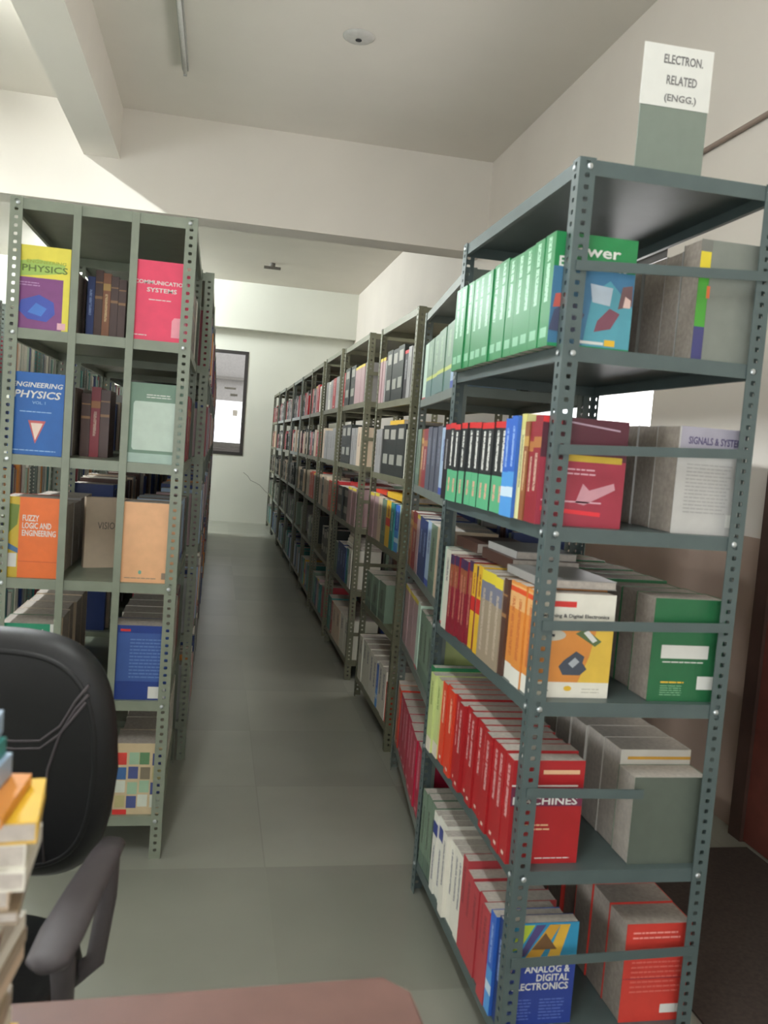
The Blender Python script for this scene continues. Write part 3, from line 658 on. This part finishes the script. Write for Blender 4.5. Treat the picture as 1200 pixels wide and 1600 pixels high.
prt(k, [(.1, .16), (.92, .16), (.95, .19), (.95, .74), (.92, .77), (.1, .77), (.07, .74), (.07, .19)], col('pg_pale', (184, 200, 186)), lift=.0005); lines(k, .3, .8, .82, .88, 2, M_white)
k = LR[2][0]; k['label'] = 'plain peach textbook cover on third shelf of nearest left rack'
prt(k, rect(0, 1, 0, 1), col('peach', (228, 174, 128))); prt(k, rect(.78, .93, .05, .13), col('peach_mark', (150, 130, 110)), lift=.0005); lines(k, .1, .7, .05, .08, 1, col('peach_mark', (150, 130, 110))); prt(k, ell(.38, .13, .03, .025), col('teal_dot', (110, 160, 140)), lift=.0005)
k = LR[1][0]; k['label'] = 'blue back cover with barcode on fourth shelf of nearest left rack'
prt(k, rect(0, 1, 0, 1), col('back_blue', (30, 58, 130))); prt(k, rect(.08, .97, .25, .9), col('back_blue_pale', (56, 86, 150)), lift=.0004); lines(k, .3, .95, .3, .85, 12, col('back_text', (95, 125, 180)))
prt(k, rect(.66, .97, .02, .18), M_white, lift=.0005); prt(k, rect(.12, .3, .92, .95), col('cover_red', (205, 50, 45)), lift=.0006)
k = LR[0][0]; k['label'] = 'book with a collage of small pictures on its cover, bottom shelf of nearest left rack'
prt(k, rect(0, 1, 0, 1), col('collage_cream', (196, 176, 140)))
R = random.Random(12); cc = [(70, 80, 130), (60, 70, 120), (180, 170, 120), (60, 100, 150), (200, 205, 190), (150, 180, 150), (190, 150, 140), (200, 60, 50), (120, 110, 90), (90, 130, 90)]
for a_ in range(4):
    for b_ in range(4):
        u0 = .02+.25*a_+R.uniform(0, .04); v0 = .08+.2*b_+R.uniform(0, .03)
        prt(k, rect(u0, min(.99, u0+.21), v0, v0+.17), col('collage_%d' % (R.randrange(10)), cc[R.randrange(10)]), name='collage_picture', lift=.0005)
prt(k, rect(0, .3, 0, .07), col('cover_red', (205, 50, 45)), lift=.0007)
k = LLB[4][0]; k['label'] = 'yellow and purple PHYSICS textbook on top shelf of nearest left rack'
prt(k, rect(0, 1, 0, 1), col('phys_yellow', (226, 212, 74))); prt(k, rect(0, .88, 0, .62), col('phys_purple', (126, 66, 122)), lift=.0004); prt(k, [(0, .62), (.5, .66), (.9, .7), (.9, .8), (.4, .84), (0, .8)], col('phys_green', (160, 190, 90)), lift=.0004)
txt(k, 'PHYSICS', .12, .95, .69, .77, col('phys_ink', (90, 110, 40)), True); txt(k, 'ENGINEERING', .2, .92, .79, .83, col('phys_ink2', (150, 160, 50)), True)
prt(k, [(.08, .22), (.25, .12), (.6, .1), (.75, .2), (.72, .34), (.45, .42), (.12, .34)], col('phys_blue', (62, 80, 170)), lift=.0007); prt(k, [(.25, .2), (.5, .16), (.6, .26), (.4, .32)], col('phys_blue2', (70, 120, 200)), lift=.001); lines(k, .05, .5, .52, .58, 2, col('phys_pale', (190, 150, 190)))
prt(k, rect(.8, .95, .02, .1), col('pale_pink', (220, 170, 180)), lift=.0008)
k = LLB[3][0]; k['label'] = 'blue ENGINEERING PHYSICS textbook with triangle on second shelf of nearest left rack'
prt(k, rect(0, 1, 0, 1), col('ephys_blue', (28, 92, 164))); txt(k, 'ENGINEERING', .04, .97, .82, .88, M_white, True, shear=.2); txt(k, 'PHYSICS', .08, .94, .69, .78, M_white, True, shear=.2); txt(k, 'VOL. I', .42, .66, .62, .655, col('ephys_pale', (150, 185, 220)))
prt(k, [(.5, .14), (.36, .42), (.68, .42)], col('tri_red', (190, 90, 90)), lift=.0005); prt(k, [(.5, .18), (.41, .39), (.63, .39)], col('tri_cream', (228, 205, 190)), lift=.0008); lines(k, .2, .8, .52, .55, 1, col('ephys_pale', (150, 185, 220))); lines(k, .1, .9, .05, .08, 1, col('ephys_pale', (150, 185, 220)))
k = LLB[2][0]; k['label'] = 'orange textbook with yellow-green photo strip on third shelf of nearest left rack'
prt(k, rect(0, 1, 0, 1), col('unif_orange', (226, 110, 44))); prt(k, rect(0, .28, 0, 1), col('leaf_yellow', (200, 170, 50)), lift=.0004)
prt(k, [(0, .6), (.1, .55), (.25, .66), (.28, .9), (0, .92)], col('leaf_green', (110, 130, 50)), lift=.0006); prt(k, [(.0, .38), (.28, .3), (.28, .36), (0, .46)], col('leaf_blue', (70, 110, 150)), lift=.0006); prt(k, rect(.0, .26, .13, .3), M_white, lift=.0007)
txt(k, 'FUZZY\nLOGIC AND\nENGINEERING', .34, .95, .52, .78, M_white, True, align='LEFT'); prt(k, rect(.3, 1, .2, .206), col('leaf_line', (190, 80, 40)), lift=.0006)
k = LLB[1][0]; k['label'] = 'green Technical Communication textbook on fourth shelf of nearest left rack'
prt(k, rect(0, 1, 0, 1), col('tech_green', (34, 136, 100))); txt(k, 'Technical', .2, .8, .84, .93, M_white, True, align='LEFT'); txt(k, 'Communication', .18, .97, .72, .81, M_white, True); prt(k, rect(.93, 1, 0, 1), M_white, lift=.0005)
# brownish book leaning in the middle of the third shelf
o = book(-.452, LY+.3, LL[2]+.0003, .03, .145, .255, cm_of('beige'), 'brownish book with faint title standing askew in the middle of nearest left rack', g, -1, rz0=.35, page=M_page2)
txt(o, 'VISION', .3, .85, .55, .65, M_note)

# ---- other racks of the left rows
left_specs = [(-.62, -.055, 3.818+1.008*i, 3.818+1.008*i+1.004) for i in range(9)]
for i, (a, b_, c, d_) in enumerate(left_specs):
    rack(a, b_, c, d_, lv(2.15, .395), 2.15, M_r2 if i % 2 else M_rL, '%s steel rack in the left-hand row counted from the front' % ORD[i+1])
outer = [(-1.78, -1.24, 4.3+1.06*i, 4.3+1.06*i+.95) for i in range(8)]
for i, (a, b_, c, d_) in enumerate(outer):
    rack(a, b_, c, d_, lv(2.12, .395), 2.12, M_r2, '%s steel rack in the outer left row, beyond the nearest left rack' % ('first' if not i else ORD[i]))

# everything past the individually built books: one object
fb = MB(); R = random.Random(21)
def stuffrow(xs, y0, y1, z, side, keys, dd=.18, dens=1.0, M=None):
    y = y0
    while y < y1-.05:
        w = R.uniform(.03, .06); h = R.uniform(.2, .26); key = R.choice(keys)
        if R.random() < dens:
            x = xs+R.uniform(-.01, .01)
            xa, xb = (x, x+dd) if side < 0 else (x-dd, x)
            fb.box(xa, xb, y, y+w-.001, z+.0004, z+h, cm_of(key), M); fb.box(min(xa, xb)+.003, max(xa, xb)-.003, y+.002, y+w-.003, z+h, z+h+.0015, M_page2, M)
            if key == 'blackbound':
                xx = xa-.001 if side < 0 else xb+.0002
                fb.box(xx, xx+.0008, y+w*.22, y+w*.78, z+h*.22, z+h*.42, cm_of('offwhite')); fb.box(xx, xx+.0008, y+w*.22, y+w*.78, z+h*.7, z+h*.92, cm_of('offwhite'))
        y += w
farpal = {4: ['blackbound', 'blackbound', 'redtext', 'grey', 'blackbound', 'mauve'], 3: ['blackbound', 'blackbound', 'pinkred', 'beige'], 2: ['beige', 'grey', 'blackbound', 'blackbound'], 1: ['greygreen', 'blackbound', 'grey'], 0: ['teal', 'navy', 'grey', 'greygreen', 'paleblue', 'teal']}
for ri in range(5, 10):
    x0, x1, y0, y1, top, m = spec[ri]
    for l_ in range(5): stuffrow(x0+.012, y0+.04, y1-.03, RK[ri][l_], -1, farpal[l_], dens=.9 if l_ in (0, 4) or ri > 7 else (.35 if l_ == 1 else .55))
for ri in range(0, 10):   # wall side
    x0, x1, y0, y1, top, m = spec[ri]
    for l_ in range(5):
        if ri in (0, 1) and l_ in (3,): continue
        stuffrow(x1-.006, y0+.04, y1-.03, RK[ri][l_], 1, ['grey', 'greygreen', 'darkbrown', 'navy', 'darkbrown'], dens=.7 if l_ != 3 else .35, M=(Matrix.Translation((x0, y0, 0)) @ Matrix.Rotation(RZ2, 4, 'Z') @ Matrix.Translation((-x0, -y0, 0))) if ri == 0 else None)
for i, (a, b_, c, d_) in enumerate(left_specs):
    Lz = lv(2.15, .395)
    for l_ in range(5):
        stuffrow(b_-.004, c+.04, d_-.03, Lz[l_], 1, ['white', 'darkred', 'navy', 'mauve', 'grey', 'orange', 'paleblue'], dens=.92)
        stuffrow(a+.006, c+.04, d_-.03, Lz[l_], -1, ['white', 'darkbrown', 'navy', 'beige', 'grey'], dens=.8)
for i, (a, b_, c, d_) in enumerate(outer):
    Lz = lv(2.12, .395)
    for l_ in range(5):
        stuffrow(b_-.006, c+.04, d_-.03, Lz[l_], 1, ['white', 'darkred', 'navy', 'white', 'grey', 'teal', 'orange', 'mint'], dens=.92)
tag(fb.build('books'), 'many mixed small books filling the farther racks of both rows', 'books', kind='stuff')

# ---------------------------------------------------------------- office chair
M_leather = mat('black_leatherette', (14, 14, 15), .5, var=.15, scale=60, bump=.05)
M_plas = mat('black_plastic', (72, 66, 68), .6, var=.05)
M_chrome = mat('chrome', (200, 200, 200), .15, metal=1)
CX, CY = -.40, 1.74
ch = empty('office_chair', (CX, CY, 0), -.12); tag(ch, 'black leatherette office chair with plastic armrests in front of the left rack', 'chair')
def superell(hw, hh, thick, cz, n=64, pw=3.0, y0=0, curve=.05, taper=.12):
    pts = []; fs = []; rings = [(0.0, .0), (.5, .0), (.82, .0), (.93, .12), (1.0, .5), (.97, .85), (.88, 1.0), (.5, 1.0), (.0, 1.0)]
    def P_(rr, th, side):
        ct, st = math.cos(th), math.sin(th)
        x = math.copysign(abs(ct)**(2/pw), ct)*hw*rr; z = math.copysign(abs(st)**(2/pw), st)*hh*rr
        x *= (1-taper*max(0, -z/hh))*(1-.04*max(0, z/hh))
        y = (side-.5)*thick+curve*(1-(x/hw)**2)*1.0-.03*(z/hh)
        return (x, y0+y, cz+z)
    for rr, sd in rings:
        for j in range(n): pts.append(P_(max(rr, .001), 2*PI*j/n, sd))
    for k in range(len(rings)-1):
        for j in range(n): fs.append((k*n+j, k*n+(j+1) % n, (k+1)*n+(j+1) % n, (k+1)*n+j))
    return pts, fs
HW, HH, CZ = .25, .268, .79
pts, fs = superell(HW, HH, .075, CZ, pw=3.4, curve=.04)
bk = MB().poly(pts, fs, M_leather).build('backrest', ch, smooth=True)
# raised padded border and stitched seams
def face_y(x, z): return -.0375+.04*(1-(x/HW)**2)-.03*((z-CZ)/HH)
def border(rr, pw=3.4):
    out = []
    for j in range(81):
        th = 2*PI*j/80-PI/2; ct, st = math.cos(th), math.sin(th)
        x = math.copysign(abs(ct)**(2/pw), ct)*HW*rr; z = math.copysign(abs(st)**(2/pw), st)*HH*rr
        x *= (1-.12*max(0, -z/HH))*(1-.04*max(0, z/HH)); out.append((x, face_y(x, z+CZ)+.007, CZ+z))
    return out
MB().tube(border(.84), .008, M_leather, 10).build('piping', bk, smooth=True)
def seam(p): return [(x, face_y(x, z)-.0005, z) for x, z in p]
for off in (0, .016):
    pl = [(.195, .965-off*1.2), (.17, .93-off), (.14, .875-off), (.10, .84-off), (.05, .835-off), (-.05, .835-off), (-.10, .84-off), (-.14, .875-off), (-.17, .93-off), (-.195, .965-off*1.2)]
    MB().tube(seam(pl), .003, M_plas, 6).build('seam', bk, smooth=True)
for sx in (1, -1):
    MB().tube(seam([(sx*.19, .93), (sx*.14, .86), (sx*.115, .78), (sx*.105, .68), (sx*.11, .58)]), .003, M_plas, 6).build('seam', bk, smooth=True)
pts, fs = superell(.24, .24, .09, 0, curve=.0, taper=0)
sb = MB().poly([(x, z-.22, .47+y) for x, y, z in pts], [f_[::-1] for f_ in fs], M_leather).build('seat', ch, smooth=True)
for sx in (1, -1):
    x = sx*.262
    b = MB(); path = [(x, -.07, .668), (x, -.13, .674), (x-.004*sx, -.25, .672), (x-.006*sx, -.37, .667), (x-.008*sx, -.435, .66)]
    n = 16
    for k_, p in enumerate(path): pass
    ws = [.024, .028, .032, .036, .032]; vs = []; fcs = []
    for p, wv in zip(path, ws):
        for j in range(n):
            a_ = 2*PI*j/n; vs.append((p[0]+math.copysign(abs(math.cos(a_))**.7, math.cos(a_))*wv, p[1], p[2]+math.sin(a_)*.014))
    for k_ in range(len(path)-1):
        for j in range(n): fcs.append((k_*n+j, k_*n+(j+1) % n, (k_+1)*n+(j+1) % n, (k_+1)*n+j))
    # rounded nose
    k_ = len(path); p = path[-1]
    for j in range(n):
        a_ = 2*PI*j/n; vs.append((p[0]+math.cos(a_)*.014, p[1]-.018, p[2]+math.sin(a_)*.008))
    for j in range(n): fcs.append(((k_-1)*n+j, (k_-1)*n+(j+1) % n, k_*n+(j+1) % n, k_*n+j))
    fcs.append(tuple(range(n))[::-1]); fcs.append(tuple(range(k_*n, (k_+1)*n)))
    ar = MB().poly(vs, fcs, M_plas).build('armrest', ch, smooth=True)
    MB().tube([(x+.005*sx, -.40, .645), (x, -.37, .58), (x-.01*sx, -.33, .50), (x-.05*sx, -.30, .45)], [.02, .018, .018, .02], M_plas).build('arm_support', ch, smooth=True)
    MB().tube([(x, -.09, .66), (x+.002*sx, -.1, .58), (x-.005*sx, -.14, .48), (x-.05*sx, -.16, .45)], [.02, .018, .018, .02], M_plas).build('arm_support', ch, smooth=True)
MB().tube([(0, .045, .62), (0, .08, .5), (0, .02, .42), (0, -.1, .41)], .022, M_plas).build('back_bracket', ch, smooth=True)
MB().tube([(0, -.22, .425), (0, -.22, .1)], .028, M_chrome, 20).build('gas_column', ch, smooth=True)
for k_ in range(5):
    a_ = 2*PI*k_/5+.3; c1, s1 = math.cos(a_), math.sin(a_)
    lg = MB().tube([(0, -.22, .11), (c1*.15, -.22+s1*.15, .1), (c1*.29, -.22+s1*.29, .075)], [.03, .024, .018], M_plas).build('base_leg', ch, smooth=True)
    px, py = c1*.29, -.22+s1*.29
    MB().tube([(px-s1*.02, py+c1*.02, .0255), (px+s1*.02, py-c1*.02, .0255)], .025, M_plas, 16).build('caster', ch, smooth=True)

# ---------------------------------------------------------------- table in the foreground with a pile of books
M_tab = mat('red_brown_laminate', (112, 82, 74), .5, var=.1, scale=12)
tb = empty('reading_table', (-.21, .66, 0), .04); tag(tb, 'table with a dusty red top along the bottom edge of the view', 'table')
b = MB(); ol = [(-.55, -.42), (.52, -.42), (.52, .36), (.49, .395), (-.55, .395)]
b.prism(ol, Matrix(((1, 0, 0, 0), (0, 1, 0, 0), (0, 0, 1, .722), (0, 0, 0, 1))), .028, M_tab); b.build('tabletop', tb, bevel=.004)
for (x, y) in ((-.5, -.37), (.44, -.37), (-.5, .3), (.44, .3)): MB().box(x-.018, x+.018, y-.018, y+.018, 0, .722, M_plas).build('leg', tb)
MB().box(-.48, .42, -.36, .29, .66, .7215, M_plas).build('apron', tb)
R = random.Random(5); z = .7505
pileset = [('white', .018), ('yellow', .014), ('white', .02), ('brown', .012), ('yellow', .022), ('yellow', .02), ('offwhite', .016), ('tan', .018), ('white', .018), ('brown', .014), ('beige', .018), ('tan', .014), ('white', .016), ('brown', .012), ('offwhite', .02), ('tan', .012), ('beige', .02), ('white', .018), ('white', .022), ('yellow', .02), ('orange', .01), ('paleblue', .022), ('teal', .016), ('paleblue', .022), ('beige', .016)]
names = ['lowest'] + ORD[1:]
T['tan'] = ('tan textbook',)+T['tan'][1:]
for i, (key, t_) in enumerate(pileset):
    dx = R.uniform(-.008, .008)+(.012 if i in (17, 18, 19) else 0)-(.012 if i == 20 else .02 if i > 20 else 0)
    lab = '%s lying in the pile on the table, %s from the bottom' % (T[key][0].replace('textbook with white foot', 'textbook').replace('textbook', 'book'), names[i]) if i else 'white book at the bottom of the pile on the table'
    cx = -.270+dx+.001*i-(.004*(i-20) if i > 20 else 0); dpt = .11; wd = .095
    flat(cx-wd, cx+wd, .76-dpt+.12, .76+dpt, z, t_, key, lab, 'pile of books on the table', rz=R.uniform(-.12, .12)+PI)
    z += t_+.0005
for o in bpy.data.objects:
    for kx in ('_d', '_w', '_h', '_s'):
        if kx in o: del o[kx]
